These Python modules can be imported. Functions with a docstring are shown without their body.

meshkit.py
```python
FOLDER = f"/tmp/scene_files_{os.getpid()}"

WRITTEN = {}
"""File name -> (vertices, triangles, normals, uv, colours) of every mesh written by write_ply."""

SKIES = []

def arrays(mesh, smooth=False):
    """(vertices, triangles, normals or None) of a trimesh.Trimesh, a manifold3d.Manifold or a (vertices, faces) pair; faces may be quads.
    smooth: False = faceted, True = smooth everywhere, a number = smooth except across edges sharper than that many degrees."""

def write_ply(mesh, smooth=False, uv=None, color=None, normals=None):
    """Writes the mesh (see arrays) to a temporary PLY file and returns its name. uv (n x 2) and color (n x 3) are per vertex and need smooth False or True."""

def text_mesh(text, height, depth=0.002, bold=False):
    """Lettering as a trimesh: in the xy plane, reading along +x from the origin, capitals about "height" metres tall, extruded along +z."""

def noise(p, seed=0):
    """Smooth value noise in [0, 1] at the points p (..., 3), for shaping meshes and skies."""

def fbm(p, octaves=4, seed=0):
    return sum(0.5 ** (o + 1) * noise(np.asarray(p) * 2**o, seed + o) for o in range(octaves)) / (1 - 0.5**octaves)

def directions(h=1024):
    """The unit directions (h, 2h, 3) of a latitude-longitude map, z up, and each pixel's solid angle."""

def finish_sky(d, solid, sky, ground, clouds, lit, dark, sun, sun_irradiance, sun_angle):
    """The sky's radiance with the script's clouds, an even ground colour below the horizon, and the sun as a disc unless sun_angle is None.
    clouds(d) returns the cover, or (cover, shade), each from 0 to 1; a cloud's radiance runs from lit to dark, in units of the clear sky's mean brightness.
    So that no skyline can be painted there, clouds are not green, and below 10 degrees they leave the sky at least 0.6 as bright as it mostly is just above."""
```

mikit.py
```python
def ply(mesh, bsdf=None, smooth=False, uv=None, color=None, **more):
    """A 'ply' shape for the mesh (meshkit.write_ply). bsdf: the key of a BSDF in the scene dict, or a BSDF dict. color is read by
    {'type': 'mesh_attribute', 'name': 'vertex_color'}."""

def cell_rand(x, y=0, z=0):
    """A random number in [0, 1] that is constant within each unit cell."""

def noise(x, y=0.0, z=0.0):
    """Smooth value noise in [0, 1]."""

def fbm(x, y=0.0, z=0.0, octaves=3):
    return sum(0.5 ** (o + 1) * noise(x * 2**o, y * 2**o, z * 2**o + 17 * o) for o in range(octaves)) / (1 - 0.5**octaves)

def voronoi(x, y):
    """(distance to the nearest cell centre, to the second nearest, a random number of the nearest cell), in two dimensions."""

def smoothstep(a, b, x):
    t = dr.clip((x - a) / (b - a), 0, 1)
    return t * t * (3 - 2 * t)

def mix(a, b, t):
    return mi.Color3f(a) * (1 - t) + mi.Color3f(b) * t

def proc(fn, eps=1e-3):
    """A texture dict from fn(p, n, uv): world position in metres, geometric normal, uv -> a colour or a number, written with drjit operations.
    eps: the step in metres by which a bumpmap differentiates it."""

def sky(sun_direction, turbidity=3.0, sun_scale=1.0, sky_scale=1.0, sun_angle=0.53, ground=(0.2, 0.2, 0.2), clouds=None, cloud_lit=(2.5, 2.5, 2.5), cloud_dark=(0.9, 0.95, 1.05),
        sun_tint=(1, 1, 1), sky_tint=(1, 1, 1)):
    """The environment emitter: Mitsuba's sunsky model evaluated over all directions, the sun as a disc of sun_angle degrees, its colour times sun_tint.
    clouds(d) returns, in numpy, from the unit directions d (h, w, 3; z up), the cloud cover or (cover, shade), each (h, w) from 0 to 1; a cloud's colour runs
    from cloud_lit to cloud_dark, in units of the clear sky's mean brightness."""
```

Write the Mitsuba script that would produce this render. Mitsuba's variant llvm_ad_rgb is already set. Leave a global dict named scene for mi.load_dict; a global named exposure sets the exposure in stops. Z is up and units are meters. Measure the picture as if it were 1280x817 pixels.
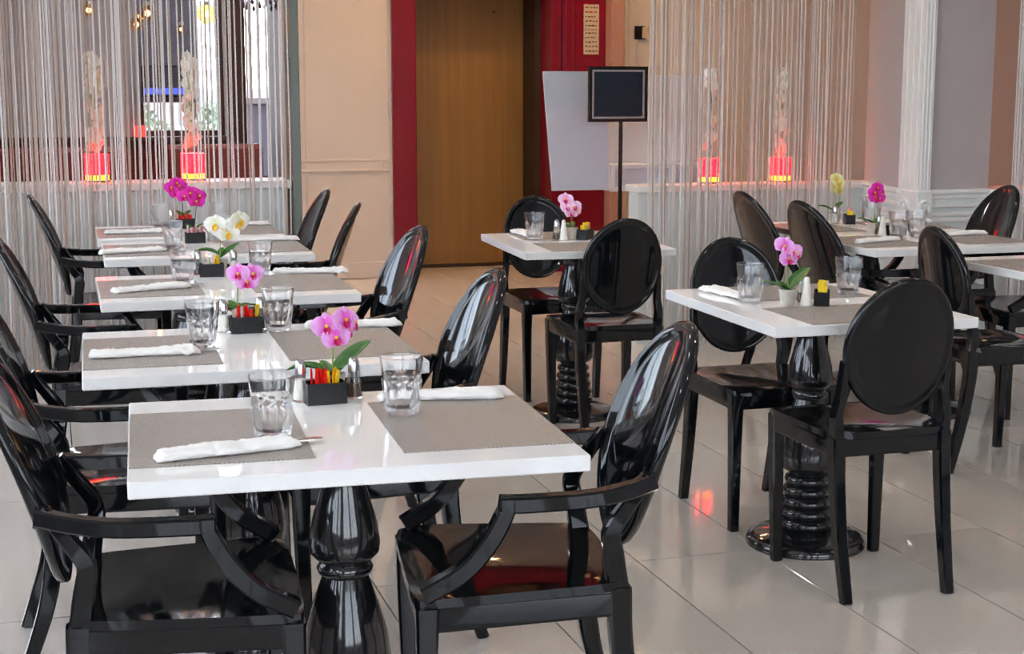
import math, random
import numpy as np
import trimesh
import manifold3d as m3
import drjit as dr
import mitsuba as mi
import mikit, meshkit
from mikit import proc, ply, noise, fbm, smoothstep, mix, cell_rand

random.seed(7)
RNG = np.random.default_rng(11)
T4 = mi.ScalarTransform4f
scene, labels = {}, {}

# ------------------------------------------------------------------ camera, sky, lights, exposure
CAM_H, TILT, YAW, FPX = 1.394, 0.15810, 0.29667, 1881.9
fwd = np.array([math.sin(YAW) * math.cos(TILT), math.cos(YAW) * math.cos(TILT), -math.sin(TILT)])
scene['camera'] = {
    'type': 'perspective', 'fov_axis': 'x', 'fov': math.degrees(2 * math.atan(640 / FPX)),
    'near_clip': 0.05, 'far_clip': 200.0,
    'to_world': T4().look_at(origin=[0, 0, CAM_H], target=[float(fwd[0]), float(fwd[1]), float(CAM_H + fwd[2])], up=[0, 0, 1])}


def overcast(d):
    n = meshkit.fbm(d * 2.3 + 4.0, 4, seed=3)
    return np.clip(0.55 + 1.1 * (n - 0.45), 0, 1), np.clip(1.3 * (n - 0.45), 0, 1)


scene['sky'] = mikit.sky((0.55, 0.45, 0.70), turbidity=4.0, sun_scale=0.0, sky_scale=6.0, ground=(0.30, 0.30, 0.30),
                         clouds=overcast, cloud_lit=(2.3, 2.35, 2.4), cloud_dark=(1.3, 1.38, 1.5))
exposure = 1.95
DOWNLIGHT = (17.0, 16.0, 14.6)        # the dining room's recessed ceiling lamps
LOBBY_LIGHT = (36.0, 21.5, 10.0)
LOUNGE_LIGHT = (34.0, 33.0, 34.0)     # the lounge's ceiling lamps       # the lobby's warm ceiling lamps
RED_GEL = (2.5, 0.011, 0.026)           # the lit red vases
RED_LAMP = (4.5, 0.50, 0.02)


# ------------------------------------------------------------------ materials
def lin(r, g, b):
    return [((v / 255) / 12.92 if v / 255 <= 0.04045 else ((v / 255 + 0.055) / 1.055) ** 2.4) for v in (r, g, b)]


def rgb(c):
    return {'type': 'rgb', 'value': list(map(float, c))}


def mat(name, color, rough=0.4, spec=0.5, metallic=0.0, two=False, **kw):
    b = {'type': 'principled', 'base_color': color if isinstance(color, dict) else rgb(color), 'roughness': float(rough),
         'metallic': float(metallic), **kw}
    if not metallic:
        b['specular'] = float(spec)
    scene[name] = {'type': 'twosided', 'bsdf': b} if two else b
    return name


def tile_fn(tone):
    def fn(p, n, uv):
        a = fbm(p.x * 3.0 + 7 * tone, p.y * 3.0, 0.3, 3)
        s = fbm(p.x * 60, p.y * 60, 1.0, 2)
        return mi.Color3f(0.545, 0.505, 0.455) * (tone * (0.94 + 0.10 * a + 0.04 * s))
    return fn


TILE_MATS = [mat(f'mat_tile_{i}', proc(tile_fn(t)), rough=0.055, spec=0.8) for i, t in enumerate((0.97, 1.0, 1.04))]
M_GROUT = mat('mat_grout', lin(70, 64, 58), 0.8)
M_BLACK = mat('mat_black_gloss', [0.0032, 0.0045, 0.0058], 0.045, 0.5)
M_BLACK2 = mat('mat_black_lacquer', [0.006, 0.0065, 0.0075], 0.07, 0.7, clearcoat=0.6, clearcoat_gloss=0.95)
M_BLACKM = mat('mat_black_matt', [0.006, 0.0065, 0.007], 0.3, 0.3)


def quartz(p, n, uv):
    a = fbm(p.x * 5, p.y * 5, p.z * 5, 3)
    s = noise(p.x * 420, p.y * 420, p.z * 420)
    return mi.Color3f(0.80, 0.80, 0.785) * (0.965 + 0.05 * a - 0.035 * smoothstep(0.8, 0.95, s))


M_TOP = mat('mat_quartz_white', proc(quartz), 0.05, 0.7)


def weave(p, n, uv):
    a = dr.sin(p.x * (2 * math.pi / 0.0080))
    b = dr.sin(p.y * (2 * math.pi / 0.0105))
    w = a * b
    v = 0.5 + 0.5 * w + 0.15 * (noise(p.x * 700, p.y * 700) - 0.5)
    return mix(lin(78, 74, 72), lin(188, 179, 170), dr.clip(v, 0, 1))


M_MAT = mat('mat_woven_vinyl', proc(weave), 0.42, 0.35)
M_PAPER = mat('mat_white_paper', lin(238, 237, 233), 0.85, 0.2, two=True)
M_WHITE = mat('mat_white_paint', lin(226, 226, 222), 0.35)


def plaster(c, k):
    def fn(p, n, uv):
        return mi.Color3f(*c) * (0.97 + 0.06 * fbm(p.x * k, p.y * k, p.z * k, 3))
    return fn


M_WALLW = mat('mat_wall_white', proc(plaster(lin(176, 167, 167), 2.5)), 0.55)
M_HALF = mat('mat_half_wall', proc(plaster(lin(214, 220, 218), 2.0)), 0.45)
M_CREAM = mat('mat_wall_cream', proc(plaster(lin(214, 206, 196), 2.2)), 0.5)
M_TAN = mat('mat_column_tan', lin(176, 136, 122), 0.5)
M_CEIL = mat('mat_ceiling', lin(235, 233, 228), 0.8)
M_RED = mat('mat_red_lacquer', lin(122, 6, 34), 0.14, 0.6)


def door_fn(p, n, uv):
    g = fbm(p.x * 42, p.z * 1.3, 2.0, 3)
    s = fbm(p.x * 3, p.z * 1.1, 5.0, 3)
    return mix(lin(128, 96, 50), lin(160, 124, 70), dr.clip(0.55 * g + 0.55 * s - 0.05, 0, 1))


M_DOOR = mat('mat_door_wood', proc(door_fn), 0.32, 0.45)
M_DARK = mat('mat_dark_reveal', lin(52, 34, 20), 0.6)
M_STRING = mat('mat_string_pale', lin(226, 222, 220), 0.5, 0.4)
M_STRING2 = mat('mat_string_beige', lin(184, 166, 154), 0.55, 0.4)
M_STEEL = mat('mat_steel', [0.62, 0.62, 0.62], 0.18, metallic=1.0)
M_PLAQUE = mat('mat_plaque', lin(196, 182, 160), 0.35, 0.5)
M_INK = mat('mat_ink', lin(92, 82, 74), 0.7)
M_INKRED = mat('mat_ink_red', lin(160, 20, 24), 0.7)
M_POST = mat('mat_green_grey_post', lin(104, 116, 108), 0.3, 0.5)
M_BOARD = mat('mat_board', lin(196, 216, 240), 0.4)
M_DESK = mat('mat_desk_white', lin(222, 230, 238), 0.4)
M_SCREEN = mat('mat_sign_face', lin(18, 42, 60), 0.5, 0.3)
M_FRAMEW = mat('mat_frame_silver', lin(150, 160, 168), 0.3, 0.5)
M_WENGE = mat('mat_wenge', lin(74, 46, 34), 0.5)
M_MAUVE = mat('mat_mauve_wall', proc(plaster(lin(158, 154, 158), 2.2)), 0.6)
M_BLIND = mat('mat_blind', lin(112, 116, 130), 0.8, two=True)
M_WINE = mat('mat_wine_leather', lin(112, 34, 28), 0.4)
M_LEAF = mat('mat_leaf', proc(lambda p, n, uv: mix(lin(26, 70, 22), lin(64, 118, 42), fbm(p.x * 60, p.y * 60, p.z * 60, 2))), 0.35, 0.5, two=True)
M_LEAFP = mat('mat_hedge_leaf', proc(lambda p, n, uv: mix(lin(60, 92, 50), lin(176, 196, 160), noise(p.x * 25, p.y * 25, p.z * 25))), 0.6, 0.4, two=True)
M_STEM = mat('mat_stem', lin(124, 152, 70), 0.5)
M_BARK = mat('mat_dark_stem', lin(52, 42, 30), 0.6)


def petal_mat(name, base, tip):
    def fn(p, n, uv):
        return mix(base, tip, smoothstep(0.05, 0.75, uv.y) * (0.85 + 0.3 * noise(uv.x * 9, uv.y * 3)))
    return mat(name, proc(fn), 0.6, 0.3, two=True)


M_PINK = petal_mat('mat_petal_pink', lin(228, 100, 204), lin(240, 176, 238))
M_MAGENTA = petal_mat('mat_petal_magenta', lin(206, 20, 130), lin(226, 52, 180))
M_PALEPINK = petal_mat('mat_petal_palepink', lin(236, 150, 210), lin(244, 206, 236))
M_PETALW = petal_mat('mat_petal_white', lin(222, 226, 190), lin(246, 246, 238))
M_PETALY = petal_mat('mat_petal_cream', lin(200, 196, 90), lin(232, 228, 170))
M_LIP = mat('mat_lip', lin(196, 12, 90), 0.5, two=True)
M_LIPY = mat('mat_lip_yellow', lin(236, 190, 60), 0.5, two=True)
M_CONCRETE = mat('mat_pot', proc(lambda p, n, uv: mix(lin(176, 170, 156), lin(206, 200, 188), fbm(p.x * 90, p.y * 90, p.z * 90, 3))), 0.8)
M_SOIL = mat('mat_soil', lin(50, 38, 28), 0.9)
M_SALT = mat('mat_salt', lin(240, 238, 230), 0.8)
M_PEPPER = mat('mat_pepper', lin(96, 78, 62), 0.9)
PKT = {'red': mat('mat_packet_red', lin(232, 50, 40), 0.5, two=True), 'yellow': mat('mat_packet_yellow', lin(244, 206, 20), 0.5, two=True),
       'white': mat('mat_packet_white', lin(236, 234, 230), 0.5, two=True), 'pink': mat('mat_packet_pink', lin(226, 150, 160), 0.5, two=True)}
scene['mat_glass'] = {'type': 'dielectric', 'int_ior': 1.5, 'ext_ior': 1.0}
scene['mat_pane'] = {'type': 'thindielectric', 'int_ior': 1.5, 'ext_ior': 1.0}
scene['mat_amber'] = {'type': 'thindielectric', 'int_ior': 1.5, 'ext_ior': 1.0, 'specular_transmittance': rgb((0.95, 0.66, 0.30))}
M_GLASS, M_PANE, M_AMBER = 'mat_glass', 'mat_pane', 'mat_amber'


def emit(c):
    return {'type': 'area', 'radiance': rgb(c)}


# ------------------------------------------------------------------ mesh helpers
def cbox(x0, x1, y0, y1, z0, z1, c=0.004):
    """A box with chamfered edges (convex, 44 triangles)."""
    c = min(c, (x1 - x0) * .4, (y1 - y0) * .4, (z1 - z0) * .4)
    if c <= 0:
        return trimesh.creation.box(bounds=[[x0, y0, z0], [x1, y1, z1]])
    v = []
    for sx in (0, 1):
        for sy in (0, 1):
            for sz in (0, 1):
                X, Y, Z = (x0, x1)[sx], (y0, y1)[sy], (z0, z1)[sz]
                dx, dy, dz = (c, -c)[sx], (c, -c)[sy], (c, -c)[sz]
                v += [(X + dx, Y + dy, Z), (X + dx, Y, Z + dz), (X, Y + dy, Z + dz)]
    return trimesh.convex.convex_hull(np.array(v))


def box(x0, x1, y0, y1, z0, z1):
    return trimesh.creation.box(bounds=[[x0, y0, z0], [x1, y1, z1]])


def cat(*m):
    return trimesh.util.concatenate(list(m))


def lathe(profile, n=48):
    m = trimesh.creation.revolve(np.array(profile, float), sections=n)
    if m.is_watertight and m.volume < 0:
        m.invert()
    return m


def spline(pts, n=8):
    p = np.array(pts, float)
    q = np.vstack([2 * p[0] - p[1], p, 2 * p[-1] - p[-2]])
    out = []
    for i in range(1, len(q) - 2):
        for t in np.linspace(0, 1, n, endpoint=False):
            a, b, c, d = q[i - 1], q[i], q[i + 1], q[i + 2]
            out.append(0.5 * ((2 * b) + (-a + c) * t + (2 * a - 5 * b + 4 * c - d) * t * t + (-a + 3 * b - 3 * c + d) * t ** 3))
    out.append(p[-1])
    return np.array(out)


def sweep(path, w, h, side=(1, 0, 0), cham=0.25, rnd=False):
    """Sweep a chamfered rectangle (or an ellipse) w x h along the path; w lies along side."""
    P = np.array(path, float)
    n = len(P)
    w = np.interp(np.linspace(0, 1, n), np.linspace(0, 1, len(np.atleast_1d(w))), np.atleast_1d(w))
    h = np.interp(np.linspace(0, 1, n), np.linspace(0, 1, len(np.atleast_1d(h))), np.atleast_1d(h))
    t = np.gradient(P, axis=0)
    t /= np.linalg.norm(t, axis=1, keepdims=True)
    if rnd:
        a = np.linspace(0, 2 * np.pi, 10, endpoint=False)
        sec = np.c_[np.cos(a), np.sin(a)]
    else:
        k = 1 - cham
        sec = np.array([(1, -k), (1, k), (k, 1), (-k, 1), (-1, k), (-1, -k), (-k, -1), (k, -1)])
    S = np.array(side, float)
    V = []
    for i in range(n):
        s = S - t[i] * (S @ t[i])
        s /= np.linalg.norm(s)
        u = np.cross(t[i], s)
        V.append(P[i] + sec[:, :1] * s * w[i] / 2 + sec[:, 1:] * u * h[i] / 2)
    m = len(sec)
    V = np.vstack(V)
    F = []
    for i in range(n - 1):
        for j in range(m):
            a, b = i * m + j, i * m + (j + 1) % m
            F += [(a, b, b + m), (a, b + m, a + m)]
    for j in range(1, m - 1):
        F += [(0, j + 1, j), ((n - 1) * m, (n - 1) * m + j, (n - 1) * m + j + 1)]
    return trimesh.Trimesh(V, F, process=False)


def grid_faces(nu, nv, wrap=False):
    F = []
    for i in range(nu - 1):
        for j in range(nv if wrap else nv - 1):
            a, b = i * nv + j, i * nv + (j + 1) % nv
            F += [(a, b, b + nv), (a, b + nv, a + nv)]
    return F


def boxdiff(a, b):
    """a minus b for two (x0,x1,y0,y1,z0,z1) boxes or lists of holes."""
    def mb(q):
        return m3.Manifold.cube((q[1] - q[0], q[3] - q[2], q[5] - q[4])).translate((q[0], q[2], q[4]))
    m = mb(a)
    for q in b:
        m = m - mb(q)
    return m


# ------------------------------------------------------------------ scene helpers
USED = {}


def numbered(name):
    k = USED.get(name, 0)
    USED[name] = k + 1
    return name if k == 0 else f'{name}_{k:03d}'


def thing(name, label, category, group=None, kind=None):
    key = numbered(name)
    labels[key] = {'label': label, 'category': category}
    if group:
        labels[key]['group'] = group
    if kind:
        labels[key]['kind'] = kind
    return key


def put(parent, part, d, T=None, label=None):
    key = numbered(f'{parent}__{part}')
    e = dict(d)
    if T is not None:
        e['to_world'] = T
    scene[key] = e
    if label:
        labels[key] = {'label': label}
    return key


def single(name, d, label, category, group=None, T=None, kind=None):
    key = thing(name, label, category, group, kind)
    e = dict(d)
    if T is not None:
        e['to_world'] = T
    scene[key] = e
    return key


def struct(name, mesh, m, label=None, smooth=False, **kw):
    scene[name] = ply(mesh, m, smooth, **kw)
    labels[name] = {'kind': 'structure', **({'label': label} if label else {})}
    USED[name] = 1
    return name


def at(x, y, z=0.0, deg=0.0, tilt=0.0, s=1.0):
    return T4().translate([float(x), float(y), float(z)]).rotate([0, 0, 1], float(deg)).rotate([1, 0, 0], float(tilt)).scale(float(s))


# ================================================================== THE ROOM
CEIL = 2.95
XL, XR, YB = -1.7, 5.6, -3.2           # left wall, right wall, wall behind the camera
YH = 7.58                              # front of the half walls
FAR = 12.5                             # far wall of the lounge behind the strings

struct('floor', box(XL - .2, XR + .2, YB - .2, FAR + .3, -0.12, -0.0045), M_GROUT, 'pale glossy tiled floor')
tw, tl, x00, y00 = 0.3968, 1.222, 1.2255, 4.022
tiles = [ply(cbox(0, tw - .0045, 0, tl - .0045, -0.012, 0.0, .0012), t) for t in TILE_MATS]
for i in range(-8, 12):
    for j in range(-4, 7):
        x, y = x00 + i * tw, y00 + j * tl
        if x + tw < XL or x + tw > XR + .3 or y + tl > FAR:
            continue
        put('floor', 'tile', tiles[random.choice((0, 1, 1, 2))], T4().translate([x, y, 0.0]))

struct('ceiling', box(XL - .2, XR + .2, YB - .2, FAR + .3, CEIL, CEIL + .15), M_CEIL, 'white ceiling')

# wall on the left, with tall windows (outside the frame; its light and its reflections are in the picture)
wins = [(-2.6, -0.7), (-0.4, 1.5), (1.8, 3.7), (3.95, 5.65), (5.9, 7.35)]
struct('wall_left', boxdiff((XL - .2, XL, YB - .2, YH + .14, 0, CEIL), [(XL - .3, XL + .1, a, b, 0.75, 2.7) for a, b in wins]
       ), M_WALLW, 'white wall with tall windows')
wn = 0


def window(plane, u0, u1, z0, z1, pos, mull=(), m=M_WHITE, trans=()):
    """A framed pane in an opening: plane 'x' (wall at x = pos) or 'y'."""
    global wn
    wn += 1
    name = f'window_{wn}'
    labels[name] = {'kind': 'structure', 'label': 'window with slim frame and clear glass'}

    def bx(a0, a1, b0, b1, d=.03):
        return cbox(pos - d, pos + d, a0, a1, b0, b1, .004) if plane == 'x' else cbox(a0, a1, pos - d, pos + d, b0, b1, .004)
    w = .045
    fr = [bx(u0, u1, z0, z0 + w), bx(u0, u1, z1 - w, z1), bx(u0, u0 + w, z0, z1), bx(u1 - w, u1, z0, z1)]
    fr += [bx(q - .02, q + .02, z0, z1) for q in mull] + [bx(u0, u1, q - .018, q + .018) for q in trans]
    scene[name + '__frame'] = ply(cat(*fr), m)
    v = [(u0, z0), (u1, z0), (u1, z1), (u0, z1)]
    P = [(pos, a, b) if plane == 'x' else (a, pos, b) for a, b in v]
    scene[name + '__pane'] = ply(trimesh.Trimesh(P, [(0, 1, 2), (0, 2, 3)], process=False), M_PANE)


for a, b in wins:
    window('x', a, b, .75, 2.7, XL - .1, mull=[(a + b) / 2])

# wall behind the camera with a glazed band
struct('wall_behind', boxdiff((XL - .2, XR + .2, YB - .2, YB, 0, CEIL), [(-0.9, 1.5, YB - .3, YB + .1, 0.5, 2.7), (1.9, 4.6, YB - .3, YB + .1, 0.5, 2.7)]), M_WALLW,
       'white wall with a glazed front')
window('y', -0.9, 1.5, .5, 2.7, YB - .1, mull=[0.3])
window('y', 1.9, 4.6, .5, 2.7, YB - .1, mull=[2.8, 3.7])

struct('wall_right', box(XR, XR + .2, YB - .2, FAR + .3, 0, CEIL), M_WALLW, 'white side wall')

XH = -.50                               # the half wall and its strings begin here; a glazed end wall stands left of it
struct('wall_front', boxdiff((XL, XH, YH, YH + .14, 0, CEIL), [(XL + .08, XH - .08, YH - .1, YH + .3, .92, 2.7)]), M_WALLW, 'white end wall with a large window')
window('y', XL + .08, XH - .08, .92, 2.7, YH + .07, mull=[(XL + XH) / 2])
struct('wall_lounge_side', box(XH - .14, XH, YH + .14, FAR + .2, 0, CEIL), M_MAUVE, 'dim side wall of the lounge')
# half walls with ledges, strings hang before them
struct('half_wall', box(XH, 1.135, YH, YH + .14, 0, .90), M_HALF, 'white half wall under the string curtain with the magenta orchid before it')
put('half_wall', 'ledge', ply(cbox(XH, 1.155, YH - .035, YH + .26, .892, .932, .006), M_WHITE))
struct('half_wall_001', box(3.03, 4.415, YH, YH + .14, 0, .835), M_HALF, 'white half wall between the lobby opening and the corner pilaster')
USED['half_wall'] = 2
put('half_wall_001', 'ledge', ply(cbox(3.01, 4.41, YH - .035, YH + .15, .828, .868, .006), M_WHITE))
struct('column_post', cat(cbox(1.16, 1.20, YH - .06, YH + .0, 0, CEIL, .004), cbox(1.165, 1.195, YH, YH + .2, 0, CEIL, .004)), M_POST, 'slim grey-green metal post at the end of the half wall')

# corner on the right: side wall, fluted pilaster, wall, next opening
from shapely.geometry import Polygon
cd = trimesh.creation.extrude_polygon(Polygon([(4.215, 6.89), (4.402, 7.60), (4.43, 7.60), (4.24, 6.89)]), .86, engine='earcut')
cw = trimesh.creation.extrude_polygon(Polygon([(4.225, 6.89), (4.41, 7.60), (4.60, 7.60), (4.42, 6.89)]), CEIL, engine='earcut')
struct('wall_corner', cw, M_WALLW, 'white return wall beside the fluted pilaster')
put('wall_corner', 'dado', ply(cd, M_HALF))
for z, d in ((.715, .020), (.745, .014), (.790, .020), (.835, .014), (.862, .026)):
    put('wall_corner', 'rail', ply(sweep([(4.213, 6.89, z), (4.400, 7.60, z)], .020, 1.6 * d, side=(0, 0, 1)), M_WHITE))
struct('wall_alcove', box(4.28, 4.66, 6.78, 6.92, 0, CEIL), M_WALLW, 'white wall panel between pilaster and the edge curtain')
for z, d in ((.715, .020), (.745, .014), (.790, .020), (.835, .014), (.862, .026)):
    put('wall_alcove', 'rail', ply(cbox(4.29, 4.66, 6.772 - d * .7, 6.79, z - .010, z + .010, .003), M_WHITE))
put('wall_alcove', 'dado', ply(cbox(4.29, 4.66, 6.772, 6.79, .06, .87, .003), M_HALF))
struct('pilaster', box(4.222, 4.292, 6.74, 6.93, 0, CEIL), M_WHITE, 'fluted white corner pilaster with rosettes')
for k in range(3):
    x = 4.236 + k * .021
    put('pilaster', 'flute', ply(sweep([(x, 6.740, .88), (x, 6.740, 2.94)], .012, .010, rnd=True), M_WHITE, 40))
for k in range(3):
    y = 6.775 + k * .055
    put('pilaster', 'flute', ply(sweep([(4.222, y, .88), (4.222, y, 2.94)], .010, .014, rnd=True), M_WHITE, 40))
ros = lathe([(0, .016), (.008, .016), (.012, .010), (.020, .008), (.028, .014), (.036, .012), (.040, 0), (0, 0)], 24)
rosd = ply(ros, M_WHITE, 40)
put('pilaster', 'plinth', ply(cat(cbox(4.212, 4.302, 6.730, 6.94, .70, .87, .004), cbox(4.215, 4.30, 6.732, 6.94, 0, .10, .004)), M_WHITE))
put('pilaster', 'rosette', rosd, T4().translate([4.257, 6.730, .785]).rotate([1, 0, 0], 90))
put('pilaster', 'rosette', rosd, T4().translate([4.212, 6.835, .785]).rotate([0, 1, 0], -90))
struct('half_wall_002', box(4.66, XR, 6.74, 6.90, 0, .84), M_HALF, 'white half wall by the edge curtain')
USED['half_wall'] = 3
put('half_wall_002', 'ledge', ply(cbox(4.655, XR, 6.70, 7.0, .832, .870, .006), M_WHITE))

# ---------------- lobby behind the opening
YC, YD = 10.85, 11.42
struct('wall_lobby', box(1.66, 2.40, YC, YC + .5, 0, CEIL), M_CREAM, 'cream lobby wall with rail and rosettes beside the red frame')
for z, d in ((.795, .016), (.868, .016)):
    put('wall_lobby', 'rail', ply(cbox(1.662, 2.40, YC - d, YC, z - .009, z + .009, .003), M_CREAM))
put('wall_lobby', 'rail', ply(cbox(1.662, 2.40, YC - .008, YC, .80, .865, .002), M_CREAM))
for x in (1.70, 2.355):
    put('wall_lobby', 'rosette', rosd | {'bsdf': {'type': 'ref', 'id': M_CREAM}}, T4().translate([x, YC - .006, .832]).rotate([1, 0, 0], 90).scale(.65))
put('wall_lobby', 'moulding', ply(cbox(1.765, 1.777, YC - .010, YC, .10, CEIL - .02, .003), M_CREAM))
put('wall_lobby', 'moulding', ply(cbox(2.375, 2.400, YC - .014, YC, .10, CEIL - .02, .003), M_CREAM))
put('wall_lobby', 'baseboard', ply(cbox(1.662, 2.40, YC - .018, YC, .004, .125, .004), M_CREAM))
struct('door_frame', cat(cbox(2.40, 2.575, YC - .05, YD + .05, 0, CEIL, .006), cbox(3.62, 3.70, YC - .02, YD + .05, 0, CEIL, .006), cbox(2.575, 3.62, YC + .05, YD + .05, 2.09, CEIL, .006)), M_RED,
       'glossy dark red frame round the golden brown lift door')
struct('door_1', cbox(2.575, 3.575, YD - .03, YD + .03, .004, 2.085, .004), M_DOOR, 'plain golden brown lift door')
put('door_1', 'stop', ply(sweep([(3.335, YD - .03, 1.965), (3.335, YD - .055, 1.965)], .018, .018, side=(0, 0, 1), rnd=True), M_INK, 40))
struct('door_frame_001', cat(box(3.575, 3.62, YD - .32, YD + .03, 0, 2.09), box(2.575, 3.62, YD - .02, YD + .04, 2.07, 2.09), box(2.575, 3.62, YD - .055, YD - .031, 0, .022)), M_DARK, 'dark reveal of the lift door')
struct('wall_lobby_red', cbox(3.70, 4.02, YC - .10, YC + .3, 0, CEIL, .006), M_RED, 'glossy dark red wall panel with notices')
put('wall_lobby_red', 'moulding', ply(cbox(3.755, 3.775, YC - .115, YC - .09, .1, 2.9, .004), M_RED))
struct('column_lobby', cbox(4.02, 4.125, YC - .22, YC + .3, 0, CEIL, .006), M_TAN, 'tan column')
struct('wall_lobby_side', box(4.125, XR, YC - .10, YC + .3, 0, CEIL), M_CREAM, 'cream lobby wall with thermostat')
for x in (4.15, 4.20, 4.255):
    put('wall_lobby_side', 'moulding', ply(cbox(x, x + .022, YC - .118, YC - .09, 0, CEIL, .005), M_CREAM))

# ---------------- lounge behind the left strings
struct('wall_lounge', boxdiff((XH, 1.90, FAR, FAR + .2, 0, CEIL), [(.70, 1.385, FAR - .1, FAR + .3, 1.0, 2.6), (1.52, 1.86, FAR - .1, FAR + .3, .62, 2.6)]), M_MAUVE,
       'dim wall of the lounge behind the strings')
window('y', .70, 1.385, 1.0, 2.6, FAR + .1, m=M_WENGE)
window('y', 1.52, 1.86, .62, 2.6, FAR + .1, m=M_WENGE)
put('wall_lounge', 'wainscot', ply(cbox(XH, 1.385, FAR - .05, FAR, 0, .96, .004), M_WINE))
put('wall_lounge', 'ledge', ply(cbox(XH, 1.40, FAR - .16, FAR, .962, 1.0, .005), M_WENGE))
put('wall_lounge', 'mullion', ply(cbox(1.387, 1.518, FAR - .06, FAR + .0, 0, CEIL, .006), M_WENGE))
struct('wall_lounge_end', box(1.74, 1.90, YC + .5, FAR, 0, CEIL), M_MAUVE, 'lounge end wall')
struct('ground', box(-30, 40, FAR + .3, 60, -.2, -.06), mat('mat_paving', lin(150, 150, 148), .8), 'grey paving outside')

# ================================================================== CURTAINS OF STRINGS
def strings(x0, x1, y, pitch, seed, dens=1.0):
    r = np.random.default_rng(seed)
    groups = {M_STRING: [], M_STRING2: []}
    x = x0
    while x < x1:
        w = r.uniform(.0058, .0092)
        yy = y + r.normal(0, .012)
        wob = r.normal(0, .0035, 5)
        zs = np.array([.006, .5, 1.1, 1.9, CEIL - .02])
        path = np.c_[x + wob * [1.6, 1, .7, .4, 0], np.full(5, yy) + r.normal(0, .004, 5), zs]
        groups[M_STRING if r.random() < dens else M_STRING2].append(sweep(path, w, .003, cham=.3))
        x += pitch * r.choice([.45, .7, 1.0, 1.3, 1.75], p=[.22, .24, .26, .18, .10])
    return groups


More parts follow.
